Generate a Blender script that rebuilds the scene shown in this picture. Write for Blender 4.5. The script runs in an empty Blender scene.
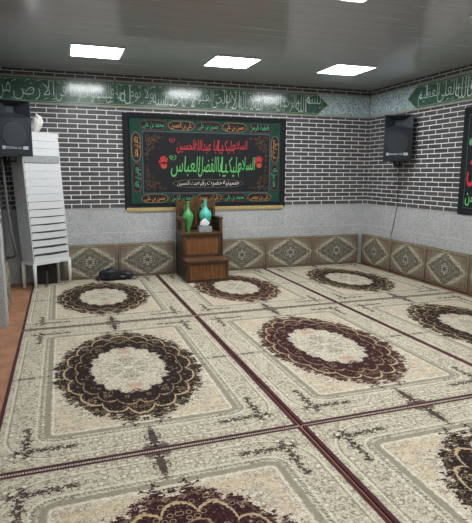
import bpy, bmesh, math, random, unicodedata
from mathutils import Vector, Matrix, noise
random.seed(7)
PI = math.pi
sc = bpy.context.scene
COL = sc.collection

# ------------------------------------------------------------------ colours
def lin(c):
    c /= 255.0
    return c / 12.92 if c <= 0.04045 else ((c + 0.055) / 1.055) ** 2.4
def S(r, g, b):
    return (lin(r), lin(g), lin(b), 1.0)

# ------------------------------------------------------------------ node expression helper
class G:
    """small expression builder over a material's node tree"""
    def __init__(s, name):
        s.m = bpy.data.materials.new(name); s.m.use_nodes = True
        s.t = s.m.node_tree; s.n = s.t.nodes
        s.b = s.n['Principled BSDF']
        s._co = None
    def put(s, sock, v):
        if isinstance(v, X): s.t.links.new(v.s, sock)
        else: sock.default_value = v
    def math(s, op, a, b=None, c=None, clamp=False):
        n = s.n.new('ShaderNodeMath'); n.operation = op; n.use_clamp = clamp
        s.put(n.inputs[0], a)
        if b is not None: s.put(n.inputs[1], b)
        if c is not None: s.put(n.inputs[2], c)
        return X(s, n.outputs[0])
    def coord(s):
        if s._co is None:
            n = s.n.new('ShaderNodeTexCoord'); s._co = n.outputs['Object']
        return X(s, s._co)
    def sep(s, v):
        n = s.n.new('ShaderNodeSeparateXYZ'); s.put(n.inputs[0], v)
        return [X(s, n.outputs[i]) for i in range(3)]
    def comb(s, x, y, z=0.0):
        n = s.n.new('ShaderNodeCombineXYZ')
        for i, v in enumerate((x, y, z)): s.put(n.inputs[i], v)
        return X(s, n.outputs[0])
    def noise(s, v, scale, detail=3.0, rough=0.5):
        n = s.n.new('ShaderNodeTexNoise'); s.put(n.inputs['Vector'], v)
        n.inputs['Scale'].default_value = scale; n.inputs['Detail'].default_value = detail
        n.inputs['Roughness'].default_value = rough
        return X(s, n.outputs['Fac'])
    def voro(s, v, scale, out='Distance', feat='F1'):
        n = s.n.new('ShaderNodeTexVoronoi'); s.put(n.inputs['Vector'], v); n.feature = feat
        n.inputs['Scale'].default_value = scale
        return X(s, n.outputs[out])
    def ramp01(s, v, a, b):
        n = s.n.new('ShaderNodeMapRange'); n.interpolation_type = 'SMOOTHSTEP'
        s.put(n.inputs['Value'], v); s.put(n.inputs['From Min'], a); s.put(n.inputs['From Max'], b)
        return X(s, n.outputs[0])
    def lt(s, v, t, w=0.004):          # soft v < t
        return s.ramp01(v - t, w, -w)
    def band(s, v, c, h, w=0.003):     # soft |v-c| < h
        return s.lt(s.math('ABSOLUTE', v - c), h, w)
    def mix(s, f, a, b):
        n = s.n.new('ShaderNodeMix'); n.data_type = 'RGBA'; n.clamp_factor = True
        s.put(n.inputs[0], f); s.put(n.inputs[6], a); s.put(n.inputs[7], b)
        return X(s, n.outputs[2])
    def bump(s, h, strength=0.3, dist=0.01):
        n = s.n.new('ShaderNodeBump'); s.put(n.inputs['Height'], h)
        n.inputs['Strength'].default_value = strength; n.inputs['Distance'].default_value = dist
        s.t.links.new(n.outputs[0], s.b.inputs['Normal'])
    def done(s, col, rough=0.6, spec=0.5, metal=0.0):
        s.put(s.b.inputs['Base Color'], col); s.put(s.b.inputs['Roughness'], rough)
        s.b.inputs['Specular IOR Level'].default_value = spec; s.b.inputs['Metallic'].default_value = metal
        return s.m
class X:
    def __init__(s, g, sock): s.g = g; s.s = sock
    def __add__(s, o): return s.g.math('ADD', s, o)
    def __radd__(s, o): return s.g.math('ADD', o, s)
    def __sub__(s, o): return s.g.math('SUBTRACT', s, o)
    def __rsub__(s, o): return s.g.math('SUBTRACT', o, s)
    def __mul__(s, o): return s.g.math('MULTIPLY', s, o)
    def __rmul__(s, o): return s.g.math('MULTIPLY', o, s)
    def __truediv__(s, o): return s.g.math('DIVIDE', s, o)
    def __pow__(s, o): return s.g.math('POWER', s, o)
    def abs(s): return s.g.math('ABSOLUTE', s)
    def min(s, o): return s.g.math('MINIMUM', s, o)
    def max(s, o): return s.g.math('MAXIMUM', s, o)
    def cos(s): return s.g.math('COSINE', s)

def plain(name, col, rough=0.6, spec=0.5, metal=0.0, var=0.08, scale=25.0, bump=0.0):
    g = G(name); co = g.coord()
    nz = g.noise(co, scale, 4.0)
    dark = tuple(c * (1 - var * 2) for c in col[:3]) + (1,)
    lite = tuple(min(1, c * (1 + var)) for c in col[:3]) + (1,)
    if bump: g.bump(nz, bump, 0.005)
    return g.done(g.mix(g.ramp01(nz, 0.3, 0.7), dark, lite), rough, spec, metal)

# ------------------------------------------------------------------ mesh helpers
def link(name, me, mats, parent=None, loc=(0, 0, 0), rot=(0, 0, 0)):
    o = bpy.data.objects.new(name, me); COL.objects.link(o)
    for m in (mats if isinstance(mats, (list, tuple)) else [mats]):
        if len(me.materials) < 99: me.materials.append(m)
    o.location = loc; o.rotation_euler = rot
    if parent: o.parent = parent
    return o
def finish(bm, name, mats, parent=None, loc=(0, 0, 0), rot=(0, 0, 0), smooth=False):
    bmesh.ops.recalc_face_normals(bm, faces=bm.faces[:])
    me = bpy.data.meshes.new(name); bm.to_mesh(me); bm.free()
    if smooth:
        for p in me.polygons: p.use_smooth = True
    return link(name, me, mats, parent, loc, rot)
def box(bm, x0, x1, y0, y1, z0, z1, bev=0.0, mat=0):
    t = bmesh.new(); bmesh.ops.create_cube(t, size=1.0)
    for v in t.verts:
        v.co = Vector(((x0 + x1) / 2 + v.co.x * (x1 - x0), (y0 + y1) / 2 + v.co.y * (y1 - y0), (z0 + z1) / 2 + v.co.z * (z1 - z0)))
    if bev: bmesh.ops.bevel(t, geom=t.edges[:], offset=bev, segments=2, affect='EDGES', profile=0.6)
    merge(bm, t, mat=mat)
def merge(bm, t, M=None, mat=None):
    if M is not None: bmesh.ops.transform(t, matrix=M, verts=t.verts[:])
    vm = {v: bm.verts.new(v.co) for v in t.verts}
    for f in t.faces:
        try:
            nf = bm.faces.new([vm[v] for v in f.verts]); nf.material_index = f.material_index if mat is None else mat
            nf.smooth = f.smooth
        except ValueError: pass
    t.free()
def plate(bm, pts, y0, y1, mat=0):
    """prism of a polygon in the local XZ plane between y0 and y1"""
    a = [bm.verts.new((p[0], y0, p[1])) for p in pts]; b = [bm.verts.new((p[0], y1, p[1])) for p in pts]
    fs = [bm.faces.new(a), bm.faces.new(b[::-1])]
    n = len(pts)
    for i in range(n): fs.append(bm.faces.new((a[i], a[(i + 1) % n], b[(i + 1) % n], b[i])))
    for f in fs: f.material_index = mat
def ribbon(bm, pts, w, y0, y1, mat=0):
    for i in range(len(pts) - 1):
        p, q = Vector(pts[i]), Vector(pts[i + 1]); d = q - p
        if d.length < 1e-6: continue
        d.normalize(); n = Vector((-d.y, d.x)) * w / 2; p = p - d * w * .3; q = q + d * w * .3
        plate(bm, [p - n, q - n, q + n, p + n], y0, y1, mat)
def tube(bm, pts, r, seg=8, caps=True):
    pts = [Vector(p) for p in pts]; rings = []
    rr = r if isinstance(r, (list, tuple)) else [r] * len(pts)
    prev = None
    for i, p in enumerate(pts):
        d = (pts[min(i + 1, len(pts) - 1)] - pts[max(i - 1, 0)]).normalized()
        a = prev if prev is not None else (Vector((0, 0, 1)) if abs(d.z) < .9 else Vector((1, 0, 0)))
        a = (a - d * a.dot(d)).normalized(); b = d.cross(a); prev = a
        rings.append([bm.verts.new(p + (a * math.cos(t * 2 * PI / seg) + b * math.sin(t * 2 * PI / seg)) * rr[i]) for t in range(seg)])
    for i in range(len(rings) - 1):
        for k in range(seg):
            f = bm.faces.new((rings[i][k], rings[i][(k + 1) % seg], rings[i + 1][(k + 1) % seg], rings[i + 1][k])); f.smooth = True
    if caps:
        bm.faces.new(rings[0][::-1]); bm.faces.new(rings[-1])
def lathe(bm, prof, seg=28, c=(0, 0, 0), axis='z'):
    rings = []
    for r, h in prof:
        ring = []
        for k in range(seg):
            a = 2 * PI * k / seg
            if axis == 'z': co = (c[0] + r * math.cos(a), c[1] + r * math.sin(a), c[2] + h)
            else: co = (c[0] + r * math.cos(a), c[1] + h, c[2] + r * math.sin(a))
            ring.append(bm.verts.new(co))
        rings.append(ring)
    for i in range(len(rings) - 1):
        for k in range(seg):
            f = bm.faces.new((rings[i][k], rings[i][(k + 1) % seg], rings[i + 1][(k + 1) % seg], rings[i + 1][k])); f.smooth = True
    bm.faces.new(rings[0][::-1]); bm.faces.new(rings[-1])
def thing(name, label, cat, loc=(0, 0, 0), rotz=0.0, group=None, rot=None):
    o = bpy.data.objects.new(name, None); COL.objects.link(o); o.empty_display_size = .1
    o.location = loc; o.rotation_euler = rot or (0, 0, rotz)
    o['label'] = label; o['category'] = cat
    if group: o['group'] = group
    return o
def tag(o, label, cat, group=None):
    o['label'] = label; o['category'] = cat
    if group: o['group'] = group
    return o
def struct(o): o['kind'] = 'structure'; return o
def dup(root, loc, rotz, label, group=None):
    r = root.copy(); COL.objects.link(r); r.location = loc; r.rotation_euler = (0, 0, rotz); r['label'] = label
    if group: r['group'] = group
    for ch in list(root.children):
        c = ch.copy(); COL.objects.link(c); c.parent = r
        for g in list(ch.children):
            d = g.copy(); COL.objects.link(d); d.parent = c
    return r

# ------------------------------------------------------------------ Arabic lettering
FORMS = {}
for cp in list(range(0xFB50, 0xFC00)) + list(range(0xFE80, 0xFEFD)):
    d = unicodedata.decomposition(chr(cp)).split()
    if d and d[0] in ('<isolated>', '<final>', '<initial>', '<medial>'):
        FORMS.setdefault(''.join(chr(int(x, 16)) for x in d[1:]), {})[d[0][1:-1]] = chr(cp)
def shape(s):
    toks = []; i = 0
    while i < len(s):
        if s[i] == 'ل' and s[i + 1:i + 2] in ('ا', 'أ'): toks.append(s[i:i + 2]); i += 2
        else: toks.append(s[i]); i += 1
    out = []
    for k, t in enumerate(toks):
        f = FORMS.get(t)
        if not f: out.append({'(': ')', ')': '('}.get(t, t)); continue
        pf = FORMS.get(toks[k - 1], {}) if k else {}
        nf = FORMS.get(toks[k + 1], {}) if k + 1 < len(toks) else {}
        p = int('initial' in pf and 'final' in f); n = int('final' in nf and 'initial' in f)
        out.append(f.get({(0, 0): 'isolated', (0, 1): 'initial', (1, 0): 'final', (1, 1): 'medial'}[(p, n)], f.get('isolated', t)))
    return ''.join(reversed(out))
_tc = {}
def text_into(bm, s, x0, x1, z0, z1, y, depth=0.002, weight=0.0, slant=0.0, vertical=0, mat=0, raw=False):
    """letters stretched to fill the box x0..x1, z0..z1 on the plane y (local), facing -y"""
    key = (s, weight)
    if key not in _tc:
        c = bpy.data.curves.new('t', 'FONT'); c.body = s if raw else shape(s); c.resolution_u = 3; c.offset = weight
        o = bpy.data.objects.new('t', c); COL.objects.link(o); dg = bpy.context.evaluated_depsgraph_get()
        me = bpy.data.meshes.new_from_object(o.evaluated_get(dg)); bpy.data.objects.remove(o)
        _tc[key] = ([v.co.copy() for v in me.vertices], [list(p.vertices) for p in me.polygons])
    vs, fs = _tc[key]
    P = [(v.x + slant * v.y, v.y) for v in vs]
    if not P: return
    ax, bx = min(p[0] for p in P), max(p[0] for p in P); az, bz = min(p[1] for p in P), max(p[1] for p in P)
    out = []
    for p in P:
        u = (p[0] - ax) / (bx - ax); w = (p[1] - az) / (bz - az)
        if vertical == 1: u, w = 1 - w, u       # reads upward
        if vertical == -1: u, w = w, 1 - u      # reads downward
        out.append(bm.verts.new((x0 + u * (x1 - x0), y, z0 + w * (z1 - z0))))
    for f in fs:
        try:
            nf = bm.faces.new([out[i] for i in f]); nf.material_index = mat
        except ValueError: pass
def extrude_text(bm, t):
    r = bmesh.ops.extrude_face_region(bm, geom=bm.faces[:])
    bmesh.ops.translate(bm, vec=(0, t, 0), verts=[e for e in r['geom'] if isinstance(e, bmesh.types.BMVert)])

# ------------------------------------------------------------------ room dimensions
XL, XR, YB, YF, ZC = -0.80, 5.25, 8.03, -3.0, 3.05
ZG, ZF0, ZF1 = 1.076, 2.60, 2.94
YP = 5.70                       # front of the left pier

def granite(name, ax, joints_hi, joints_lo):
    g = G(name); co = g.coord(); x, y, z = g.sep(co); h = x if ax == 'x' else y
    n = g.noise(co, 90, 3.0, .7); v = g.voro(co, 120, 'Color'); vr = g.sep(v)[0]
    big = g.noise(co, 3.0, 3.0)
    col = g.mix(g.ramp01(n, .35, .65), S(164, 165, 166), S(204, 205, 205))
    col = g.mix(g.lt(vr, .16, .02) * .55, col, S(104, 105, 108))
    col = g.mix(g.ramp01(big, .35, .7) * .25, col, S(146, 148, 150))
    j = g.band(z, .70, .0035, .002)
    for q in joints_hi: j = j.max(g.band(h, q, .0035, .002) * g.lt(.70, z))
    for q in joints_lo: j = j.max(g.band(h, q, .0035, .002) * g.lt(z, .70))
    col = g.mix(j * .6, col, S(222, 222, 218))
    return g.done(col, .38, .4)
def brick(name, ax):
    g = G(name); co = g.coord(); x, y, z = g.sep(co); h = x if ax == 'x' else y
    v = g.comb(h, z - ZG)
    b = g.n.new('ShaderNodeTexBrick'); g.put(b.inputs['Vector'], v)
    b.offset = .5; b.squash = 1
    b.inputs['Scale'].default_value = 1; b.inputs['Brick Width'].default_value = .28; b.inputs['Row Height'].default_value = .0693
    b.inputs['Mortar Size'].default_value = .0064; b.inputs['Mortar Smooth'].default_value = .25
    b.inputs['Color1'].default_value = S(80, 79, 82); b.inputs['Color2'].default_value = S(64, 63, 66)
    b.inputs['Mortar'].default_value = S(240, 238, 234)
    n = g.noise(co, 40, 4.0)
    c = X(g, b.outputs['Color']); fac = X(g, b.outputs['Fac'])
    c = g.mix(g.ramp01(n, .4, .8) * (1 - fac) * .35, c, S(112, 106, 106))
    g.bump((1 - fac) + n * .08, .5, .006)
    return g.done(c, .34 + fac * .5, .5)
M_gran_x = granite('speckled_granite_back', 'x', (-.46, 1.60, 3.66), (.0, 2.05, 3.08, 5.0))
M_gran_y = granite('speckled_granite_side', 'y', (7.4, 5.9, 4.4, 2.9), (6.6, 5.15, 3.6))
M_brick_x = brick('dark_brick_back', 'x'); M_brick_y = brick('dark_brick_side', 'y')
M_trim = plain('grey_trim', S(150, 150, 148), .4)
M_trimlite = plain('pale_trim', S(176, 175, 170), .35)

def ceiling_mat():
    g = G('glossy_ceiling_panels'); co = g.coord(); x, y, z = g.sep(co)
    w = g.math('PINGPONG', y, .125)
    groove = g.lt(w, .004, .003)
    n = g.noise(g.comb(x * .25, y * 6.0), 3.0, 4.0)
    g.bump(n * .12 - groove * .8, .25, .004)
    col = g.mix(groove * .6, S(186, 191, 200), S(140, 142, 148))
    g.b.inputs['Coat Weight'].default_value = .8; g.b.inputs['Coat Roughness'].default_value = .1
    return g.done(col, .22 + n * .08, .8)
M_ceil = ceiling_mat()
def floor_mat():
    g = G('brown_floor'); co = g.coord()
    n = g.noise(co, 7, 5.0); f = g.noise(co, 120, 2.0)
    col = g.mix(g.ramp01(n, .3, .7), S(146, 104, 78), S(172, 126, 96)); col = g.mix(g.ramp01(f, .4, .7) * .3, col, S(120, 84, 62))
    return g.done(col, .55, .3)
M_floor = floor_mat()
M_plain_wall = plain('grey_plaster', S(120, 120, 118), .7)

def slab(name, x0, x1, y0, y1, z0, z1, mats, parent=None):
    bm = bmesh.new(); box(bm, x0, x1, y0, y1, z0, z1)
    return struct(finish(bm, name, mats, parent))
def wall(name, ax, x0, x1, y0, y1):
    """granite dado, brick field, brick course on top; one object with two materials"""
    bm = bmesh.new()
    box(bm, x0, x1, y0, y1, -.02, ZG, mat=0)
    box(bm, x0, x1, y0, y1, ZG, ZC, mat=1)
    return struct(finish(bm, name, [M_gran_x, M_brick_x] if ax == 'x' else [M_gran_y, M_brick_y]))
slab('floor', -2.4, 5.45, YF - .2, YB + .2, -.15, -.016, M_floor)
slab('ceiling', -2.4, 5.45, YF - .2, YB + .2, ZC, ZC + .15, M_ceil)
wall('wall_back', 'x', -1.0, XR + .2, YB, YB + .2)
wall('wall_right', 'y', XR, XR + .2, YF, YB)
wall('wall_left', 'y', XL - .2, XL, YP + .25, YB)
wall('wall_pier', 'y', XL - .2, -.62, YP, YP + .25).name = 'wall_left_pier'
slab('wall_left_return', -2.2, XL - .2, YP, YP + .2, -.02, ZC, M_plain_wall)
slab('wall_left_recess', -2.4, -2.2, YF, YP + .2, -.02, ZC, M_plain_wall)
slab('wall_front', -2.4, 5.45, YF - .2, YF, -.02, ZC, M_plain_wall)

# ------------------------------------------------------------------ tiled inscription band
def frieze_mat(name, ax, a, b, sgn):
    """green lettered field up to a; pointed end; turquoise flowers beyond b"""
    g = G(name); co = g.coord(); x, y, z = g.sep(co); h = x if ax == 'x' else y
    hh = h * sgn
    zc = (z - (ZF0 + ZF1) / 2).abs()
    n = g.noise(co, 30, 3.0); scroll = g.band(g.noise(co, 16, 1.0), .5, .018, .01)
    green = g.mix(g.ramp01(n, .3, .7), S(50, 82, 70), S(68, 100, 88))
    green = g.mix(scroll * .45, green, S(120, 148, 134))
    v = g.voro(co, 30); vc = g.sep(g.voro(co, 30, 'Color'))
    tq = g.mix(g.ramp01(n, .3, .7), S(166, 192, 198), S(196, 212, 216))
    tq = g.mix(g.lt(v, .42, .06) * g.lt(vc[0], .45, .03), tq, S(112, 138, 160))
    tq = g.mix(g.lt(v, .36, .06) * g.lt(.62, vc[0], .03), tq, S(170, 150, 132))
    tq = g.mix(g.lt(v, .16, .05), tq, S(206, 206, 190))
    tq = g.mix(scroll * .5, tq, S(92, 128, 136))
    edge = hh + zc * 1.3 + (g.noise(co, 12, 1.0) - .5) * .05
    col = g.mix(g.ramp01(edge, a - .01, a + .01), green, tq)
    col = g.mix(g.band(edge, a, .012, .005), col, S(160, 160, 110))
    e = (ZF1 - ZF0) / 2
    col = g.mix(g.band(zc, e - .022, .004, .003), col, S(150, 160, 112))
    tile = g.math('PINGPONG', h, .25)
    col = g.mix(g.lt(tile, .0025, .001) * .5, col, S(60, 70, 66))
    g.bump(n, .08, .002)
    return g.done(col, .16, .6)
M_fr_back = frieze_mat('lettered_tile_back', 'x', 4.42, 4.5, 1)
M_fr_right = frieze_mat('lettered_tile_right', 'y', 6.98, 0, 1)
M_fr_left = frieze_mat('lettered_tile_left', 'y', 99, 0, 1)
M_letter = plain('pale_tile_lettering', S(206, 222, 208), .3)

bm = bmesh.new(); box(bm, XL, XR, YB - .012, YB, ZF0, ZF1)
t1 = struct(finish(bm, 'trim_1', M_fr_back))
bm = bmesh.new()
words = [('من', -.78, -.60), ('الارض', -.56, -.02), ('وما فی', .0, .34), ('السموات', .33, .78), ('ما فی', .70, .93), ('له', .90, 1.06),
         ('ولا نوم', 1.05, 1.40), ('سنة', 1.40, 1.60), ('لا تاخذه', 1.58, 2.06), ('القیوم', 2.02, 2.36), ('الحی', 2.33, 2.58), ('هو', 2.56, 2.68),
         ('الا', 2.66, 2.80), ('لا اله', 2.78, 3.04), ('الله', 3.03, 3.20), ('الرحیم', 3.17, 3.52), ('الرحمن', 3.45, 3.80), ('الله', 3.80, 3.98), ('بسم', 3.98, 4.26)]
def voweled(bm, y, a, b, zlo, zhi, seed):
    r = random.Random(seed)
    for k in range(int((b - a) / .07)):
        cx = a + (k + r.random()) * .07; cz = zlo + (zhi - zlo) * r.choice([.12, .5, .72, .9, .94]); L = .022
        s = r.choice([1, 1, -1]); ribbon(bm, [(cx - L, cz - s * .008), (cx + L, cz + s * .01)], .006, y, y + .001)
for w, a, b in words: text_into(bm, w, a, b, ZF0 + .035, ZF1 - .03, YB - .0135, weight=-.022, slant=0.05)
extrude_text(bm, .0012)
voweled(bm, YB - .0136, XL + .05, 4.2, ZF0 + .02, ZF1 - .02, 3)
struct(finish(bm, 'inscription', M_letter, t1))
bm = bmesh.new(); box(bm, XR - .012, XR, YF, YB - .012, ZF0, ZF1)
t2 = struct(finish(bm, 'trim_2', M_fr_right))
bm = bmesh.new()
rw = [('العظیم', 0, .46), ('العلی', .42, .80), ('الله', .78, 1.02), ('صدق', 1.0, 1.36), ('ولا یوده', 1.7, 2.2), ('حفظهما', 2.2, 2.7), ('وهو', 2.7, 2.95), ('العلی', 2.95, 3.35), ('العظیم', 3.35, 3.9)]
for w, a, b in rw: text_into(bm, w, a, b, ZF0 + .035, ZF1 - .03, 0, weight=-.022, slant=.05)
extrude_text(bm, .0012); voweled(bm, 0, .02, 4.0, ZF0 + .02, ZF1 - .02, 5)
bmesh.ops.transform(bm, matrix=Matrix.Translation((XR - .0135, 6.72, 0)) @ Matrix.Rotation(-PI / 2, 4, 'Z'), verts=bm.verts[:])
struct(finish(bm, 'inscription', M_letter, t2))
bm = bmesh.new(); box(bm, XL, XL + .012, YP + .25, YB - .012, ZF0, ZF1)
struct(finish(bm, 'trim_3', M_fr_left))
# rails under and over the tile band, and the bead on the granite
bm = bmesh.new()
for z0, z1, d in ((ZF0 - .03, ZF0, .022), (ZF1, ZF1 + .028, .02)):
    box(bm, XL, XR, YB - d, YB, z0, z1, .003); box(bm, XR - d, XR, YF, YB - d, z0, z1, .003)
    box(bm, XL, XL + d, YP + .25, YB - d, z0, z1, .003)
box(bm, XR - .03, XR, YB - .03, YB, ZF0, ZF1, .003)
struct(finish(bm, 'trim_4', M_trim))
bm = bmesh.new()
box(bm, XL, XR, YB - .006, YB, ZG - .012, ZG + .006); box(bm, XR - .006, XR, YF, YB, ZG - .012, ZG + .006)
box(bm, XL, XL + .006, YP + .25, YB, ZG - .012, ZG + .006)
struct(finish(bm, 'trim_5', M_trimlite))

# ------------------------------------------------------------------ ceiling lights
g = G('light_diffuser'); g.b.inputs['Emission Color'].default_value = (.95, .985, 1, 1); g.b.inputs['Emission Strength'].default_value = 33.0
M_light = g.done((.9, .9, .9, 1), .5)
M_white = plain('white_enamel', S(222, 224, 224), .4, var=.02)
def light(x, y, label):
    t = thing('ceiling_light', label, 'ceiling light', (x, y, ZC), 0, 'square ceiling panel lights')
    bm = bmesh.new()
    for a in ((-.31, .31, -.31, -.29), (-.31, .31, .29, .31), (-.31, -.29, -.29, .29), (.29, .31, -.29, .29)): box(bm, *a, -.016, 0, .003)
    finish(bm, 'frame', M_white, t)
    bm = bmesh.new(); box(bm, -.29, .29, -.29, .29, -.012, -.002); finish(bm, 'diffuser', M_light, t)
light(.49, 6.62, 'glowing square ceiling light on the left of the far row, above the white cabinet')
light(2.20, 6.62, 'glowing square ceiling light in the middle of the far row, above the banner')
light(3.86, 6.55, 'glowing square ceiling light on the right of the far row, near the corner speaker')
for x in (.49, 2.20, 3.95):
    for y in (3.72, .9): light(x, y, 'square ceiling light cut by the top edge of the picture' if (x, y) == (2.20, 3.72) else 'square ceiling panel light over the nearer rugs, out of the picture')

# ------------------------------------------------------------------ rugs
RW, RL = 1.846, 2.708
def rug_mat():
    g = G('medallion_rug_pile'); co = g.coord(); u, v, _ = g.sep(co)
    oi = g.n.new('ShaderNodeObjectInfo'); dark = X(g, oi.outputs['Color'])
    au, av = u.abs(), v.abs()
    cream, taupe, gold, grn, slate = S(214, 204, 186), S(112, 100, 86), S(190, 168, 132), S(134, 130, 114), S(74, 70, 70)
    cx, cy = RW / 2 - au, RL / 2 - av
    dE = cx.min(cy)
    p2 = g.comb(au, av)                       # mirrored pattern coordinates
    v1 = g.voro(p2, 20); v1c = g.sep(g.voro(p2, 20, 'Color')); v2 = g.voro(p2, 46); v2c = g.sep(g.voro(p2, 46, 'Color'))
    nA = g.noise(p2, 13, 1.5); nB = g.noise(p2, 26, 2.0); nF = g.noise(co, 150, 2.0)
    nC = g.noise(p2, 55, 2.0, .6); v3 = g.voro(p2, 85); fine = g.lt(.60, nC, .03); curl = g.band(nA, .5, .013, .008).max(g.band(nB, .5, .018, .010) * .8).max(g.band(nC, .5, .02, .012) * .7)
    ring = g.band(v1, .40, .055, .03); dot = g.lt(v1, .16, .03); ring2 = g.band(v2, .42, .09, .05)
    # field
    col = g.mix(g.ramp01(nA, .45, .62) * .35, cream, gold)
    col = g.mix(ring2 * g.lt(v2c[0], .5, .02) * .55, col, taupe)
    col = g.mix(ring * .55, col, taupe); col = g.mix(dot * g.lt(v1c[0], .5, .02) * .6, col, S(150, 96, 84))
    col = g.mix(curl * .6, col, S(128, 116, 98)); col = g.mix(fine * .35, col, S(150, 138, 118))
    # border band
    hx, hy = RW / 2 - .305, RL / 2 - .33
    qx = (au - (hx - .06)).max(0.0); qy = (av - (hy - .06)).max(0.0)
    sd = g.math('SQRT', qx * qx + qy * qy) - .06 + ((au - (hx - .06)).max(av - (hy - .06))).min(0.0)
    bord = g.mix(ring * .75, S(192, 184, 162), S(112, 100, 84)); bord = g.mix(curl * .7, bord, S(88, 78, 68)); bord = g.mix(fine * .4, bord, S(120, 106, 90))
    bord = g.mix(ring2 * .45, bord, S(222, 216, 198)); bord = g.mix(dot * .7, bord, S(226, 220, 204))
    col = g.mix(g.lt(0.0, sd), col, bord)
    col = g.mix(g.band(sd + (nB - .5) * .02, .0, .020, .005) * .85, col, grn)
    col = g.mix(g.band(sd + (nC - .5) * .04, -.032, .008) * .5, col, S(220, 214, 198))
    for q, h_, c_, f_ in ((.045, .008, S(92, 82, 70), .7), (.066, .006, S(216, 210, 192), .5), (.225, .005, S(128, 114, 96), .6), (.24, .007, S(216, 210, 192), .5)):
        m = g.band(sd, q, h_)
        if q == .045: m = m * g.lt(g.math('PINGPONG', u + v, .014), .008, .002)
        col = g.mix(m * f_, col, c_)
    # corner sprigs outside the frame corners
    nz = (nB - .5) * .10 + (nC - .5) * .16
    arm1 = g.lt((cx - .19).abs() + nz, .016, .006) * g.lt(cy, .50, .02) * g.lt(.12, cy, .02)
    arm2 = g.lt((cy - .20).abs() + nz, .016, .006) * g.lt(cx, .48, .02) * g.lt(.12, cx, .02)
    inn = g.lt((sd + .11).abs() + (nA - .5) * .25 , .022, .006) * g.lt(cx + cy, 1.15, .03)
    col = g.mix(arm1.max(arm2) * .9, col, dark)
    col = g.mix(inn * .45, col, gold)
    # mid-side and mid-end ornaments
    side = g.lt(av + (nB - .5) * .08 + (nC - .5) * .08, .014, .006) * g.lt(cx, .30, .01)
    col = g.mix(side * .75, col, slate)
    wv = .008 + .030 * g.math('PINGPONG', cy * 7.5, 1.0)
    pend = g.lt(au + (nB - .5) * .08 + (nC - .5) * .14, wv, .006) * g.lt(cy, .29, .01)
    col = g.mix(pend * .88, col, dark)
    corner_fl = g.lt((au * au + (cy * cy)) ** .5 + (nB - .5) * .2, .07, .01)
    col = g.mix(corner_fl * .8, col, dark)
    # medallion
    wob = (g.noise(p2, 9, 2.0) - .5) * .05; mu, mv = u / .575 + wob, v / .95 + wob
    q = g.math('SQRT', mu * mu + mv * mv); th = g.math('ARCTAN2', mv, mu)
    nm = g.noise(p2, 17, 3.0, .7); nl = g.noise(p2, 38, 2.0)
    nJ = g.noise(g.comb(au * .45, av), 42, 3.0, .7); qo = q + (nm - .5) * .46 + (nJ - .5) * .42 + (th * 16.0).cos() * .03 + (th * 4.0).cos() * -.015
    med = g.lt(qo, 1.0, .012)
    qi = .50 + (th * 7.0).cos().abs() * .05
    col = g.mix(med, col, dark)
    # pale flecks and leaves inside the dark band
    vm = g.voro(p2, 27); vmc = g.sep(g.voro(p2, 27, 'Color'))
    fle = g.band(vm, .40, .05, .03) * g.lt(vmc[0], .30, .02)
    col = g.mix(med * fle * .6, col, gold)
    col = g.mix(med * g.lt(.63, nC, .02) * g.lt(.8, q + (nm - .5) * .3, .05) * .22, col, cream)
    col = g.mix(med * g.band(nl, .57, .010, .006) * .3, col, S(150, 126, 100))
    sc1 = .80 + (th * 8.0).cos().abs() ** .6 * .10
    col = g.mix(med * g.band(q + (nC - .5) * .06, sc1, .011, .006) * .85, col, S(196, 172, 134))
    sc2 = .68 + (th * 8.0 + 1.5708).cos().abs() ** .6 * .07
    col = g.mix(med * g.band(q + (nC - .5) * .06, sc2, .007, .005) * .55, col, S(196, 170, 130))
    # inner oval
    sc3 = .90 + (th * 8.0 + 1.5708).cos().abs() ** .6 * .06; col = g.mix(med * g.band(q + (nC - .5) * .08, sc3, .008, .005) * .25, col, S(160, 134, 104)); inner = g.lt(q + (nm - .5) * .22 + (nJ - .5) * .12, qi, .012)
    ic = g.mix(ring * .6, S(214, 206, 186), S(118, 106, 92)); ic = g.mix(curl * .7, ic, S(100, 90, 78)); ic = g.mix(fine * .45, ic, S(124, 112, 96)); ic = g.mix(ring2 * .5, ic, S(150, 140, 122))
    ic = g.mix(g.lt(q, .26 + (th * 6.0).cos() * .03, .01) * ring2 * .8, ic, S(96, 92, 84))
    ic = g.mix(g.lt(((mu * mu + (av / .94 - .44) * (av / .94 - .44)) ** .5), .10, .02) * .45, ic, S(176, 132, 108))
    col = g.mix(inner, col, ic)
    # edge binding
    bind = g.mix(nA, S(62, 34, 40), S(86, 48, 54)); col = g.mix(g.lt(cx, .026, .004), col, bind)
    col = g.mix(g.lt(cy, .022, .004), col, bind)
    col = g.mix(g.ramp01(nF, .35, .75) * .18, col, S(90, 82, 72))
    g.bump(nF, .5, .004)
    return g.done(col, .92, .08)
M_rug = rug_mat()
M_fringe = plain('ivory_fringe', S(196, 190, 176), .9)
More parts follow.
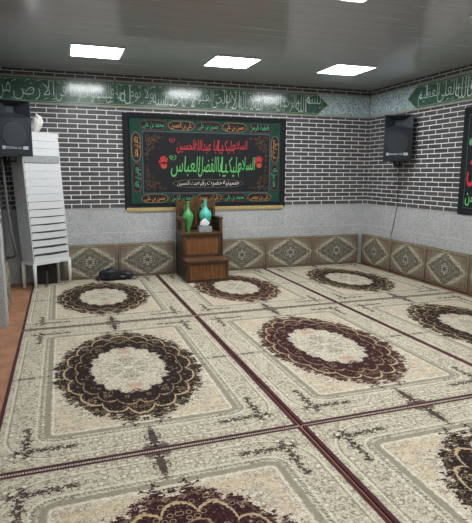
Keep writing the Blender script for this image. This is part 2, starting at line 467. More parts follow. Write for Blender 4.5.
def rug_meshes():
    bm = bmesh.new(); nx, ny = 24, 36
    def hh(x, y):
        e = min(RW / 2 - abs(x), RL / 2 - abs(y)); return -.002 * max(0, 1 - e / .03)
    g0 = [[bm.verts.new((x, y, hh(x, y))) for x in [(-.5 + i / nx) * RW for i in range(nx + 1)]] for y in [(-.5 + j / ny) * RL for j in range(ny + 1)]]
    for j in range(ny):
        for i in range(nx): bm.faces.new((g0[j][i], g0[j][i + 1], g0[j + 1][i + 1], g0[j + 1][i]))
    r = bmesh.ops.extrude_face_region(bm, geom=bm.faces[:])
    for e in r['geom']:
        if isinstance(e, bmesh.types.BMVert): e.co.z = -.015
    bmesh.ops.recalc_face_normals(bm, faces=bm.faces[:])
    a = bpy.data.meshes.new('pile'); bm.to_mesh(a); bm.free(); a.materials.append(M_rug)
    bm = bmesh.new(); rr = random.Random(2); n = 130
    for k in range(n):
        x = (-.5 + (k + .5) / n) * RW; dx = rr.uniform(-.004, .004); L = rr.uniform(.004, .008)
        plate_pts = [(x - .005, 0), (x + .005, 0), (x + .004 + dx, L), (x - .004 + dx, L)]
        lo = [bm.verts.new((p[0], p[1], -.014)) for p in plate_pts]; hi = [bm.verts.new((p[0], p[1], -.004 + (p[1] > 0) * -.006)) for p in plate_pts]
        bm.faces.new(hi)
        for i in range(4): bm.faces.new((lo[i], lo[(i + 1) % 4], hi[(i + 1) % 4], hi[i]))
    bmesh.ops.recalc_face_normals(bm, faces=bm.faces[:])
    b = bpy.data.meshes.new('fringe'); bm.to_mesh(b); bm.free(); b.materials.append(M_fringe)
    return a, b
pile_me, fringe_me = rug_meshes()
def rug(x, y, rz, dark, label, sy=1.0):
    t = thing('medallion_rug', label, 'rug', (x, y, 0), rz, 'matching medallion rugs laid edge to edge'); t.scale.y = sy
    p = bpy.data.objects.new('pile', pile_me); COL.objects.link(p); p.parent = t; p.color = dark
    for s in (1, -1):
        f = bpy.data.objects.new('fringe', fringe_me); COL.objects.link(f); f.parent = t
        f.location = (0, s * RL / 2, 0); f.rotation_euler = (0, 0, 0 if s > 0 else PI); f['label'] = 'short pale fringe'
WX = 1.853; X0 = -.466; Y1 = 5.48; DY = 2.728
cxs = [X0 + WX * (i + .5) for i in range(3)]; cys = [Y1 + 1.365, Y1 - DY / 2, Y1 - DY * 1.5]
DK, DR = S(30, 18, 21), S(48, 18, 27)
rug(cxs[0], Y1 + 1.274 , .001, DK, 'cream rug in the far left corner, one end under the white cabinet', .93)
rug(cxs[1], Y1 + 1.274, -.001, DR, 'cream rug with dark oval medallion lying under and before the wooden pulpit', .93)
rug(cxs[2], Y1 + 1.274, .001, DK, 'cream rug in the far right corner below the wall speaker', .93)
rug(cxs[0] - .002, cys[1], -.002, DK, 'cream rug with near-black medallion, left of the middle row')
rug(cxs[1] + .003, cys[1], .003, DR, 'cream rug with maroon medallion at the centre of the floor')
rug(cxs[2], cys[1], -.001, DK, 'cream rug of the middle row running along the right wall')
rug(cxs[0] - .004, cys[2], .002, DR, 'nearest cream rug, its maroon medallion cut by the bottom edge of the picture')
rug(cxs[1] + .004, cys[2], -.003, DK, 'nearest right cream rug, its dark medallion cut by the right edge of the picture')

# ------------------------------------------------------------------ backrest cushions
def cushion_mat():
    g = G('cushion_weave'); co = g.coord(); x, y, z = g.sep(co)
    ax, az = x.abs(), (z - .265).abs(); p = g.comb(ax, az)
    n = g.noise(p, 26, 3.0, .8); v = g.voro(p, 52); vc = g.sep(g.voro(p, 52, 'Color')); nb = g.noise(p, 60, 2.0, .7)
    d = ax / .40 + az / .25 + (n - .5) * .75
    col = g.mix(g.ramp01(nb, .4, .6), S(112, 104, 90), S(146, 137, 120))                # outer ground
    red = g.lt(((ax - .36) * (ax - .36) + (az - .19) * (az - .19)) ** .5 + (nb - .5) * .1, .07, .01)
    col = g.mix(red * .45, col, S(122, 78, 70))
    col = g.mix(g.band(v, .4, .07, .03) * .5, col, S(96, 90, 82))
    col = g.mix(g.band(d + (nb - .5) * .5, 1.04, .085, .04) * .8, col, S(192, 183, 162))                       # pale zigzag
    ins = g.mix(g.band(v, .38, .08, .03), S(100, 98, 88), S(152, 144, 126)); ins = g.mix(g.lt(.55, nb, .04) * .5, ins, S(70, 70, 64)); ins = g.mix(g.lt(v, .18, .04) * g.lt(vc[0], .5, .02), ins, S(190, 182, 162))
    ins = g.mix(g.band(nb, .5, .03, .015) * .6, ins, S(74, 76, 72))
    col = g.mix(g.lt(d, .90, .03), col, ins)
    col = g.mix(g.band(d + (nb - .5) * .5, .60, .04, .03) * .45, col, S(168, 160, 140))
    col = g.mix(g.lt(d, .36, .08) * g.band(v, .35, .14, .04) * .9, col, S(196, 190, 174)); col = g.mix(g.lt(.6, nb, .03) * .4, col, S(84, 80, 72))
    e = (.452 - ax).min(.262 - az)
    col = g.mix(g.band(e, .035, .006, .003), col, S(94, 84, 72)); col = g.mix(g.lt(e, .018, .004), col, S(112, 104, 86))
    g.bump(nb, .3, .004)
    return g.done(col, .9, .08)
M_cush = cushion_mat(); M_pipe = plain('tan_piping', S(140, 124, 98), .8)
HC = .53
bm = bmesh.new(); box(bm, -.45, .45, 0, .085, .0, HC, .022)
bmesh.ops.subdivide_edges(bm, edges=[e for e in bm.edges if e.calc_length() > .2], cuts=8, use_grid_fill=True)
for v in bm.verts:
    if v.co.y < .04:
        fx = max(0, 1 - (v.co.x / .45) ** 2); fz = max(0, 1 - ((v.co.z - HC / 2) / (HC / 2)) ** 2); v.co.y -= .018 * (fx * fz) ** .5
cu = thing('backrest_cushion', 'patterned floor cushion against the granite wall, half behind the white cabinet', 'cushion', (.362, 7.945, .001), 0, 'patterned backrest cushions along the walls'); cu.scale.x = .92
finish(bm, 'cover', M_cush, cu, smooth=True)
bm = bmesh.new(); q = .445
tube(bm, [(-q, .004, .01), (-q, .004, HC - .01), (0, .004, HC - .003), (q, .004, HC - .01), (q, .004, .01), (0, .004, .006), (-q, .004, .01)], .006, 6)
finish(bm, 'piping', M_pipe, cu)
bk = [(1.238, 'patterned floor cushion between the black bag and the wooden pulpit'),
      (2.822, 'patterned floor cushion just right of the wooden pulpit'),
      (3.712, 'patterned floor cushion second from the corner along the back wall'),
      (4.618, 'patterned floor cushion on the back wall, ending at the room corner')]
for x, l in bk: dup(cu, (x, 7.945 + random.uniform(-.006, 0), .001), random.uniform(-.004, .004), l).scale.x = .955 if abs(x - 2.822) < .01 else 1.0
for y, l in ((7.548, 'patterned floor cushion on the right wall, tucked into the room corner'), (6.672, 'patterned floor cushion on the right wall, second from the corner'),
             (5.796, 'patterned floor cushion on the right wall, third from the corner'), (4.92, 'patterned floor cushion on the right wall, cut by the picture edge')):
    dup(cu, (5.163, y, .001), -PI / 2 + random.uniform(-.003, .003), l).scale.x = .955
dup(cu, (-.655, 6.40, .001), PI / 2 + .03, 'floor cushion seen edge-on against the left wall behind the pier')

# ------------------------------------------------------------------ banners
M_black = plain('black_cloth', S(34, 36, 40), .8, .2, var=.15)
M_green = plain('green_velvet', S(32, 70, 56), .8, .2, var=.15)
M_inner = plain('dark_banner_field', S(28, 28, 32), .7, .3)
M_blueline = plain('blue_grey_edging', S(60, 92, 102), .6)
M_maroon = plain('maroon_edging', S(98, 34, 40), .7)
M_red = plain('red_embroidery', S(196, 44, 50), .6); M_lgreen = plain('green_embroidery', S(98, 186, 104), .6)
M_mint = plain('mint_embroidery', S(64, 170, 118), .6); M_orange = plain('amber_embroidery', S(198, 140, 62), .6)
M_whitee = plain('white_embroidery', S(206, 206, 202), .6); M_brown = plain('bronze_embroidery', S(112, 88, 66), .6)
M_gold = plain('gold_fringe', S(196, 172, 116), .6, var=.25, scale=120)
def cart_pts(cx, cz, w, h):
    pts = []
    for k in range(32):
        a = 2 * PI * k / 32; c, s = math.cos(a), math.sin(a)
        e = .5; x = math.copysign(abs(c) ** e, c); z = math.copysign(abs(s) ** .8, s)
        if abs(c) > .97: x *= 1.04
        pts.append((cx + x * w / 2, cz + z * h / 2))
    return pts
def spiral(cx, cz, r, a0, turns, sgn=1, n=22):
    return [(cx + r * (1 - .85 * k / n) * math.cos(a0 + sgn * turns * 2 * PI * k / n), cz + r * (1 - .85 * k / n) * math.sin(a0 + sgn * turns * 2 * PI * k / n)) for k in range(n + 1)]
def hand(parent, cx, cz):
    bm = bmesh.new(); pts = []
    plate(bm, [(cx + .052 * math.cos(a), cz + .055 * math.sin(a)) for a in [2 * PI * k / 20 for k in range(20)]], -.0085, -.0065)
    for i, (dx, L, tilt) in enumerate(((-.062, .045, .55), (-.036, .095, .18), (-.012, .112, .03), (.014, .108, -.08), (.040, .085, -.25))):
        r = .0115; b = Vector((cx + dx * .75, cz + .02)); d = Vector((-math.sin(tilt), math.cos(tilt))); n = Vector((-d.y, d.x)); e = b + d * L
        P = [b - n * r, e - n * r] + [e + (n * -math.cos(t) + d * math.sin(t)) * r for t in (.5, 1.0, 1.57, 2.1, 2.6)] + [e + n * r, b + n * r]
        plate(bm, P, -.0085, -.0065)
    o = finish(bm, 'hand_emblem', M_red, parent)
    bm = bmesh.new()
    for r in (.034, .018): ribbon(bm, [(cx + r * math.cos(a), cz - .012 + r * math.sin(a)) for a in [2 * PI * k / 16 for k in range(17)]], .007, -.0105, -.0085)
    ribbon(bm, [(cx - .03, cz - .03), (cx + .03, cz + .01)], .006, -.0105, -.0085)
    finish(bm, 'gold_disc', M_orange, o)['label'] = 'gold ring motif on the palm'
def banner(label, loc, rot, W, H, big):
    t = thing('religious_banner', label, 'banner', loc, rot)
    bm = bmesh.new(); box(bm, -W / 2, W / 2, -.004, .004, 0, H, mat=0)
    gx, g0, g1 = W / 2 - .095, .075, H - .065; b = .205
    box(bm, -gx, gx, -.0055, -.004, g0, g1, mat=1)
    ix, i0, i1 = gx - b, g0 + b * .88, g1 - b
    box(bm, -ix - .012, ix + .012, -.0060, -.0055, i0 - .012, i1 + .012, mat=2)
    box(bm, -ix, ix, -.0065, -.006, i0, i1, mat=3)
    for e in (0, .0):
        for a in ((-gx, gx, g0, g0 + .007), (-gx, gx, g1 - .007, g1)): box(bm, a[0], a[1], -.0062, -.0055, a[2], a[3], mat=2)
        for a in ((-gx, -gx + .007), (gx - .007, gx)): box(bm, a[0], a[1], -.0062, -.0055, g0, g1, mat=2)
    finish(bm, 'cloth', [M_black, M_green, M_blueline, M_inner], t)
    names_top = ['محمد بن علی', 'علی بن الحسین', 'حسین بن علی', 'حسن بن علی', 'فاطمة الزهرا']
    names_bot = ['حسن بن علی', 'محمد بن الحسن', 'علی بن محمد', 'محمد بن علی', 'علی بن موسی']
    carts = []
    for k in range(5):
        cx = -gx + b * .75 + (2 * gx - b * 1.5) * (k + .5) / 5; w = (2 * gx - b * 1.5) / 5 * .93
        carts.append((cx, g1 - b / 2, w, .155, k % 2 == 1, names_top[k], 0)); carts.append((cx, g0 + b * .44, w, .145, k % 2 == 0, names_bot[k], 0))
    hh = (i1 - i0) / 2
    carts += [(-gx + b / 2, i0 + hh * 1.5, .15, hh * .93, True, 'جعفر بن محمد', 1), (-gx + b / 2, i0 + hh * .5, .15, hh * .93, False, 'موسی بن جعفر', 1),
              (gx - b / 2, i0 + hh * 1.5, .15, hh * .93, True, 'علی بن ابیطالب', -1), (gx - b / 2, i0 + hh * .5, .15, hh * .93, False, 'محمد رسول الله', -1)]
    for cx, cz, w, h, am, name, vert in carts:
        bm = bmesh.new()
        P = cart_pts(cx, cz, w, h) if not vert else [(cx + (p[1] - 0), cz + (p[0] - 0)) for p in cart_pts(0, 0, h, w)]
        plate(bm, P, -.0068, -.0055, 1)
        Q = [(cx + (p[0] - cx) * (1 - .03 / w), cz + (p[1] - cz) * (1 - .03 / h)) for p in P]
        plate(bm, Q, -.0074, -.0068, 0)
        c = finish(bm, 'cartouche', [M_inner, M_brown if am else M_maroon], t)
        bm = bmesh.new()
        text_into(bm, name, cx - w * .40, cx + w * .40, cz - h * .36, cz + h * .36, -.0086, weight=.002, vertical=vert)
        extrude_text(bm, .0011); finish(bm, 'lettering', M_orange if am else M_mint, c)
    for sx in (-1, 1):
        for sz in (-1, 1):
            bm = bmesh.new(); kx = sx * (ix - .06); kz = (i1 - .06) if sz > 0 else (i0 + .06)
            for j, (dx, dz, r) in enumerate(((.02, .02, .05), (.11, .015, .045), (.02, .11, .05), (.10, .10, .04), (.19, .01, .032), (.015, .20, .042), (.09, .17, .03), (.26, .0, .024), (.0, .28, .03), (.17, .08, .025), (.0, .35, .02))):
                ribbon(bm, spiral(kx - sx * dx, kz - sz * dz, r, j * 1.3, 1.5, sx * sz), .011, -.0085, -.0065)
            ribbon(bm, [(kx - sx * .35 * 0, kz - sz * .38), (kx - sx * .02, kz - sz * .12), (kx - sx * .03, kz - sz * .03), (kx - sx * .12, kz - sz * .02), (kx - sx * .30, kz)], .009, -.0085, -.0065); ribbon(bm, [(kx - sx * .03, kz - sz * .03), (kx - sx * .20, kz - sz * .10)], .009, -.0085, -.0065)
            finish(bm, 'corner_ornament', M_brown, t)
    def line(name, s, px0, px1, z0, z1, mat, wgt=.01, slant=0, words=None):
        bm = bmesh.new()
        for w, a, b_ in words: text_into(bm, w, a, b_, z0, z1, -.0088, weight=wgt, slant=slant)
        extrude_text(bm, .0015); return finish(bm, name, mat, t)
    if big:
        line('red_lettering', 0, 0, 0, .87, 1.08, M_red, .0, .12, [('الحسین', -.52, -.22), ('ابا عبدالله', -.24, .16), ('یا', .15, .24), ('علیک', .22, .44), ('السلام', .42, .66)])
        line('red_lettering', 0, 0, 0, 1.03, 1.10, M_red, .0, 0, [('(ع)', -.64, -.55)])
        line('green_lettering', 0, 0, 0, .50, .82, M_lgreen, .0, .18, [('العباس', -.62, -.14), ('اباالفضل', -.18, .24), ('یا', .20, .30), ('علیک', .28, .54), ('السلام', .50, .80)])
        line('green_lettering', 0, 0, 0, .76, .84, M_lgreen, .0, 0, [('(ع)', -.64, -.53)])
        bm = bmesh.new(); P = cart_pts(-.0, .395, 1.14, .13); plate(bm, P, -.0074, -.0065, 1)
        plate(bm, [(p[0] * .985, .395 + (p[1] - .395) * .88) for p in P], -.0080, -.0074, 0)
        c = finish(bm, 'cartouche', [M_inner, M_brown], t)
        bm = bmesh.new()
        for w, a, b_ in (('بنت الحسین', -.52, -.20), ('رقیه', -.19, -.05), ('حضرت', -.03, .22), ('حسینیه', .24, .52)): text_into(bm, w, a, b_, .352, .438, -.0095, weight=.0)
        extrude_text(bm, .0012); finish(bm, 'lettering', M_whitee, c)
        hand(t, -.73, .68); hand(t, .87, .70)
    else:
        line('green_lettering', 0, 0, 0, .92, 1.18, M_lgreen, .02, .1, [('السلام', -.62, -.1), ('علیک', -.1, .3)])
    bm = bmesh.new(); r = random.Random(4)
    n = int(W / .012)
    for k in range(n):
        x = -W / 2 + .03 + (W - .06) * k / n; L = .045 + r.uniform(-.006, .006)
        plate(bm, [(x, .01), (x + .011, .01), (x + .010 + r.uniform(-.002, .002), .01 - L), (x + .001, .01 - L)], -.010, -.006)
    box(bm, -W / 2 + .03, W / 2 - .03, -.011, -.004, .005, .022)
    finish(bm, 'fringe', M_gold, t)['label'] = 'gold fringe along the hem'
    return t, ix, i0, i1
banner('large green-bordered black banner on the back wall above the wooden pulpit', (2.275, YB - .012, 1.055), 0, 2.70, 1.455, True)
# second banner, on the right wall: black cloth with a thin pale edging and stacked columns of letters
t = thing('religious_banner', 'black banner with green and red lettering on the right wall, cut by the picture edge', 'banner', (XR - .012, 5.03, 1.06), -PI / 2)
bm = bmesh.new(); box(bm, -.70, .70, -.004, .004, 0, 1.43, mat=0)
for a in ((-.60, .60, .09, .098), (-.60, .60, 1.33, 1.338)): box(bm, a[0], a[1], -.006, -.004, a[2], a[3], mat=1)
for a in ((-.60, -.592), (.592, .60)): box(bm, a[0], a[1], -.006, -.004, .09, 1.338, mat=1)
finish(bm, 'cloth', [M_black, M_blueline], t)
for nm, mt, items in (('green_lettering', M_lgreen, (('محمد', -.57, -.30, .92, 1.26), ('علی', -.26, .1, .92, 1.26), ('فاطمه', .14, .5, .92, 1.26), ('حسن', -.57, -.30, .12, .30), ('علی', -.26, .1, .12, .30), ('رضا', .14, .5, .12, .30))),
                      ('red_lettering', M_red, (('یا حسین', -.57, .1, .38, .84), ('شهید', .14, .5, .40, .82)))):
    bm = bmesh.new()
    for w, a, b_, z0, z1 in items: text_into(bm, w, a, b_, z0, z1, -.0065, weight=.02)
    extrude_text(bm, .0015); finish(bm, nm, mt, t)

# ------------------------------------------------------------------ loudspeakers
M_spk = plain('dark_speaker_shell', S(44, 50, 56), .5, .4, var=.1); M_grille = plain('dark_speaker_grille', S(34, 41, 48), .6, .3, scale=200, var=.2, bump=.4)
M_cone = plain('speaker_cone', S(31, 37, 43), .5); M_logo = plain('pale_badge_print', S(170, 175, 180), .5, var=.02); M_steel = plain('black_bracket', S(30, 30, 32), .45, metal=.3)
def speaker(label, loc, rotz, tilt, wallpt):
    t = thing('wall_speaker', label, 'loudspeaker', loc, 0, None, (tilt, 0, rotz))
    W, H, D = .213, .35, .36
    bm = bmesh.new()     # shell: trapezoid plan, horn mouth open at the top
    f = [(-W, 0, -H), (W, 0, -H), (W, 0, H), (-W, 0, H)]; k = [(-W * .62, D, -H * .92), (W * .62, D, -H * .92), (W * .62, D, H * .92), (-W * .62, D, H * .92)]
    vf = [bm.verts.new(p) for p in f]; vk = [bm.verts.new(p) for p in k]
    bm.faces.new(vk)
    for i in range(4): bm.faces.new((vf[i], vf[(i + 1) % 4], vk[(i + 1) % 4], vk[i]))
    inn = [bm.verts.new((p[0] * .955, 0, p[2] * .97)) for p in f]
    for i in range(4): bm.faces.new((vf[i], vf[(i + 1) % 4], inn[(i + 1) % 4], inn[i]))
    zs = H * .40        # grille below, horn above
    a = inn[3], inn[2]; m0 = bm.verts.new((-W * .955, 0, zs)); m1 = bm.verts.new((W * .955, 0, zs))
    # recessed baffle behind the grille
    bk_ = [bm.verts.new(p) for p in ((-W * .95, .03, -H * .96), (W * .95, .03, -H * .96), (W * .95, .03, zs), (-W * .95, .03, zs))]
    bm.faces.new(bk_)
    bm.faces.new((inn[0], inn[1], bk_[1], bk_[0])); bm.faces.new((inn[1], m1, bk_[2], bk_[1])); bm.faces.new((m0, inn[0], bk_[0], bk_[3])); bm.faces.new((m1, m0, bk_[3], bk_[2]))
    throat = [bm.verts.new(p) for p in ((-.05, .13, zs + .06), (.05, .13, zs + .06), (.05, .13, H * .80), (-.05, .13, H * .80))]
    mouth = [m0, m1, inn[2], inn[3]]
    for i in range(4): bm.faces.new((mouth[i], mouth[(i + 1) % 4], throat[(i + 1) % 4], throat[i]))
    bm.faces.new(throat)
    finish(bm, 'shell', M_spk, t)
    bm = bmesh.new(); box(bm, -W * .93, W * .93, -.004, .012, -H * .95, zs - .008, .004); finish(bm, 'grille', M_grille, t)
    bm = bmesh.new(); lathe(bm, [(.165, -.006), (.160, -.012), (.150, -.006), (.150, -.004)], 32, (0, 0, -.07), 'y'); finish(bm, 'woofer_ring', M_cone, t)
    bm = bmesh.new(); x = -.15; r = random.Random(9)
    box(bm, -.165, -.13, -.0125, -.0055, -.262, -.222)
    text_into(bm, 'SOUND CO', -.12, .075, -.256, -.228, -.008, weight=.02, raw=True)
    box(bm, .09, .155, -.0125, -.0055, -.262, -.222)
    finish(bm, 'badge', M_logo, t)['label'] = 'pale maker badge on the grille'
    # bracket in world space of the wall, expressed in local coordinates
    M = (Matrix.Translation(loc) @ Matrix.Rotation(rotz, 4, 'Z') @ Matrix.Rotation(tilt, 4, 'X')).inverted()
    w0 = M @ Vector(wallpt); bm = bmesh.new()
    tube(bm, [(-.03, .16, -H * .95), (-.03, .16, -H - .06), (w0.x, w0.y, w0.z)], .014, 8)
    tube(bm, [(.05, .16, -H * .95), (.05, .16, -H - .06), (w0.x + .02, w0.y, w0.z)], .012, 8)
    box(bm, -.09, .11, .10, .24, -H - .005, -H * .955)
    finish(bm, 'bracket', M_steel, t)
speaker('dark PA loudspeaker bracketed on the brick wall right of the room corner', (4.965, 6.79, 2.155), math.radians(-32), math.radians(0), (XR - .005, 7.08, 1.76))
speaker('dark PA loudspeaker at the left edge of the picture, in front of the white cabinet', (-.515, 7.14, 2.165), math.radians(24), math.radians(0), (XL + .005, 7.38, 1.76))
bm = bmesh.new(); tube(bm, [(5.10, 7.02, 1.79), (5.22, 7.08, 1.70), (5.235, 7.09, 1.3), (5.24, 7.10, 1.05), (5.24, 7.17, .75), (5.24, 7.23, .545)], .004, 6)
tag(finish(bm, 'speaker_cable', plain('black_cable', S(26, 26, 28), .5)), 'thin black cable running down the right wall from the corner speaker to the cushions', 'cable')
bm = bmesh.new(); tube(bm, [(-.70, 7.27, 1.80), (-.69, 7.28, 1.5), (-.675, 7.29, 1.15), (-.66, 7.30, .85), (-.63, 7.32, .62), (-.62, 7.45, .50), (-.68, 7.60, .45), (-.77, 7.70, .43)], .018, 8)
tag(finish(bm, 'cable_conduit', plain('grey_conduit', S(96, 102, 104), .7)), 'grey cable conduit hanging beside the white cabinet below the left speaker', 'cable')

# ------------------------------------------------------------------ white slatted cabinet
M_cab = plain('white_cabinet_metal', S(226, 229, 231), .35, var=.02); M_cabgap = plain('cabinet_inside', S(70, 74, 78), .6); M_grey = plain('grey_fascia', S(160, 164, 168), .4); M_side = plain('shaded_side_enamel', S(196, 200, 202), .4)  # side panels: white enamel greyed, with the side's shade put into the colour
M_leg = plain('cream_leg_paint', S(214, 216, 212), .4, var=.03)
A = Vector((-.403, 7.425)); ang = math.atan2(.331, .471)
cab = thing('slatted_cabinet', 'tall white cabinet with slotted front on a short-legged stand, left of the back wall', 'cabinet', (A.x, A.y, 0), ang)
cW, cD, cz0, cz1 = .575, .29, .38, 2.15
def lean(bm):      # the light metal body stands racked a little to the left
    for v in bm.verts: v.co.x -= (v.co.z - cz0) * .052 * .95; v.co.y += (v.co.z - cz0) * .052 * .35 * .2
bm = bmesh.new(); s = .012
box(bm, 0, s, 0, .012, cz0, cz1, .002); box(bm, cW - s, cW, 0, .012, cz0, cz1, .002); box(bm, s, cW - s, cD - s, cD, cz0, cz1)
box(bm, s, cW - s, .0, cD - s, cz1 - s, cz1); box(bm, s, cW - s, 0, cD - s, cz0, cz0 + s)
lean(bm); finish(bm, 'body', M_cab, cab)
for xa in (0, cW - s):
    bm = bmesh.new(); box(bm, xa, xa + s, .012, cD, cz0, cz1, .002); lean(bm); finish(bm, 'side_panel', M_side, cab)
bm = bmesh.new(); box(bm, s, cW - s, .05, .06, cz0 + s, cz1 - s); lean(bm); finish(bm, 'inner_panel', M_cabgap, cab)
zb1, zb0 = 1.835, 1.745
bm = bmesh.new(); box(bm, s, cW - s, -.004, .02, zb0, zb1, .002); lean(bm); finish(bm, 'fascia', M_grey, cab)
def slat(z0, z1):
    bm = bmesh.new(); nx = 8
    fr_, bk2 = [], []
    for i in range(nx + 1):
        x = s + .004 + (cW - 2 * s - .008) * i / nx; sag = .004 * math.cos((i / nx - .5) * 2 * PI)
        sag *= .8 if z1 < 1.2 else .2; fr_.append([bm.verts.new((x, .004, z0)), bm.verts.new((x, -.010, z1 - sag))]); bk2.append([bm.verts.new((x, .010, z0)), bm.verts.new((x, -.004, z1 - sag))])
    for i in range(nx):
        a, b_, c, d = fr_[i], fr_[i + 1], bk2[i], bk2[i + 1]
        bm.faces.new((a[0], b_[0], b_[1], a[1])); bm.faces.new((c[0], c[1], d[1], d[0])); bm.faces.new((a[1], b_[1], d[1], c[1])); bm.faces.new((a[0], c[0], d[0], b_[0]))
    bm.faces.new((fr_[0][0], fr_[0][1], bk2[0][1], bk2[0][0])); bm.faces.new((fr_[-1][0], bk2[-1][0], bk2[-1][1], fr_[-1][1]))
    lean(bm); finish(bm, 'slat', M_cab, cab)
nlow = 13; pz = (zb0 - cz0 - .02) / nlow
for k in range(nlow): slat(cz0 + .012 + k * pz, cz0 + .012 + (k + 1) * pz - max(.002, .030 - .0034 * k))
for k in range(3): slat(zb1 + .004 + k * .10, zb1 + .004 + (k + 1) * .10 - .004)
bm = bmesh.new(); box(bm, -.012, cW + .012, -.012, .018, cz0 - .04, cz0, .003); box(bm, -.012, cW + .012, cD - .018, cD + .012, cz0 - .04, cz0, .003)
box(bm, -.012, .018, .018, cD - .018, cz0 - .04, cz0, .003); box(bm, cW - .018, cW + .012, .018, cD - .018, cz0 - .04, cz0, .003)
finish(bm, 'stand_frame', M_leg, cab)
for lx, ly in ((.005, .005), (cW - .005, .005), (.005, cD - .005), (cW - .005, cD - .005)):
    bm = bmesh.new(); tube(bm, [(lx, ly, cz0 - .02), (lx, ly, .012)], [.026, .020], 12); tube(bm, [(lx, ly, .014), (lx, ly, .0)], [.024, .025], 12)
    finish(bm, 'leg', M_leg, cab)
# rolled white cloth on the cabinet
bm = bmesh.new(); rr = random.Random(5)
bmesh.ops.create_icosphere(bm, subdivisions=4, radius=1)
for v in bm.verts:
    d = noise.noise(v.co * 2.2) * .18 + noise.noise(v.co * 6) * .06
    v.co = Vector((v.co.x * .075, v.co.y * .06, v.co.z * .125)) * (1 + d); v.co.z = max(v.co.z, -.105)
    v.co.x += .02 * math.sin(v.co.z * 18)
for f in bm.faces: f.smooth = True
tag(finish(bm, 'white_bundle', plain('white_bundled_cloth', S(216, 216, 210), .7, var=.1), None, (-.265, 7.585, cz1 + .107), (0, 0, .3)), 'small crumpled white bundle on top of the tall white cabinet', 'bundle')

# black boxes under the cabinet
M_bbox = plain('black_box', S(22, 23, 25), .5)
t = thing('amplifier_box', 'black equipment box on the floor under the white cabinet', 'box', (-.245, 7.80, 0), .05)
bm = bmesh.new(); box(bm, -.155, -.035, 0, .13, .0, .30, .006); box(bm, .005, .125, 0, .13, .0, .30, .006); box(bm, -.036, .006, .03, .13, .0, .30)
finish(bm, 'case', M_bbox, t)
bm = bmesh.new(); box(bm, -.030, .0, .018, .03, .0, .19); finish(bm, 'front_strip', plain('grey_strip', S(96, 94, 88), .6), t)

# ------------------------------------------------------------------ wooden pulpit (minbar)
def wood(name, a, b):
    g = G(name); co = g.coord(); x, y, z = g.sep(co)
    w = g.noise(g.comb(x * 14.0, y * 14.0, z * 1.2), 3.0, 4.0, .6); f = g.noise(g.comb(x * 60.0, y * 60.0, z * 3.0), 3.0, 2.0)
    col = g.mix(g.ramp01(w, .3, .7), a, b); col = g.mix(g.ramp01(f, .5, .8) * .4, col, tuple(c * .45 for c in a[:3]) + (1,))
    return g.done(col, .38, .45)
M_w1 = wood('brown_walnut', S(70, 47, 29), S(108, 75, 45)); M_w2 = wood('reddish_panel_wood', S(98, 62, 35), S(142, 94, 55)); M_w0 = wood('frame_walnut', S(58, 39, 27), S(88, 60, 38)); M_w3 = wood('dark_wood', S(34, 27, 23), S(54, 43, 35))
mx0, mx1 = 1.705, 2.345; mxc = (mx0 + mx1) / 2; hw = (mx1 - mx0) / 2
mb = thing('wooden_pulpit', 'dark brown wooden two-step minbar chair against the back wall under the banner', 'pulpit chair', (mxc, 7.19, 0), 0)
Y1s, Y2s = .32, .745           # riser of the seat, back of the chair (local y)
def framed(name, x0, x1, y, z0, z1, fw=.05, planks=4):
    """front panel: frame with recessed vertical boards"""
    bm = bmesh.new()
    box(bm, x0, x1, y, y + .022, z0, z0 + fw, .003); box(bm, x0, x1, y, y + .022, z1 - fw, z1, .003)
    box(bm, x0, x0 + fw, y, y + .022, z0 + fw, z1 - fw, .003); box(bm, x1 - fw, x1, y, y + .022, z0 + fw, z1 - fw, .003)
    o = finish(bm, name, M_w0, mb); bm = bmesh.new()
    for k in range(planks):
        a = x0 + fw + (x1 - x0 - 2 * fw) * k / planks; b_ = x0 + fw + (x1 - x0 - 2 * fw) * (k + 1) / planks
        box(bm, a + .0015, b_ - .0015, y + .016, y + .022, z0 + fw, z1 - fw, .002)
    finish(bm, 'panel', M_w2, o)
framed('step_front', -hw, hw, 0, .0, .305, .045, 5)
bm = bmesh.new(); box(bm, -hw - .015, hw + .015, -.02, Y1s, .305, .335, .005); finish(bm, 'step_tread', M_w1, mb)
framed('seat_front', -hw + .01, hw - .01, Y1s, .335, .685, .045, 6)
bm = bmesh.new(); box(bm, -hw, hw, Y1s - .015, Y2s, .685, .715, .005); finish(bm, 'seat', M_w1, mb)
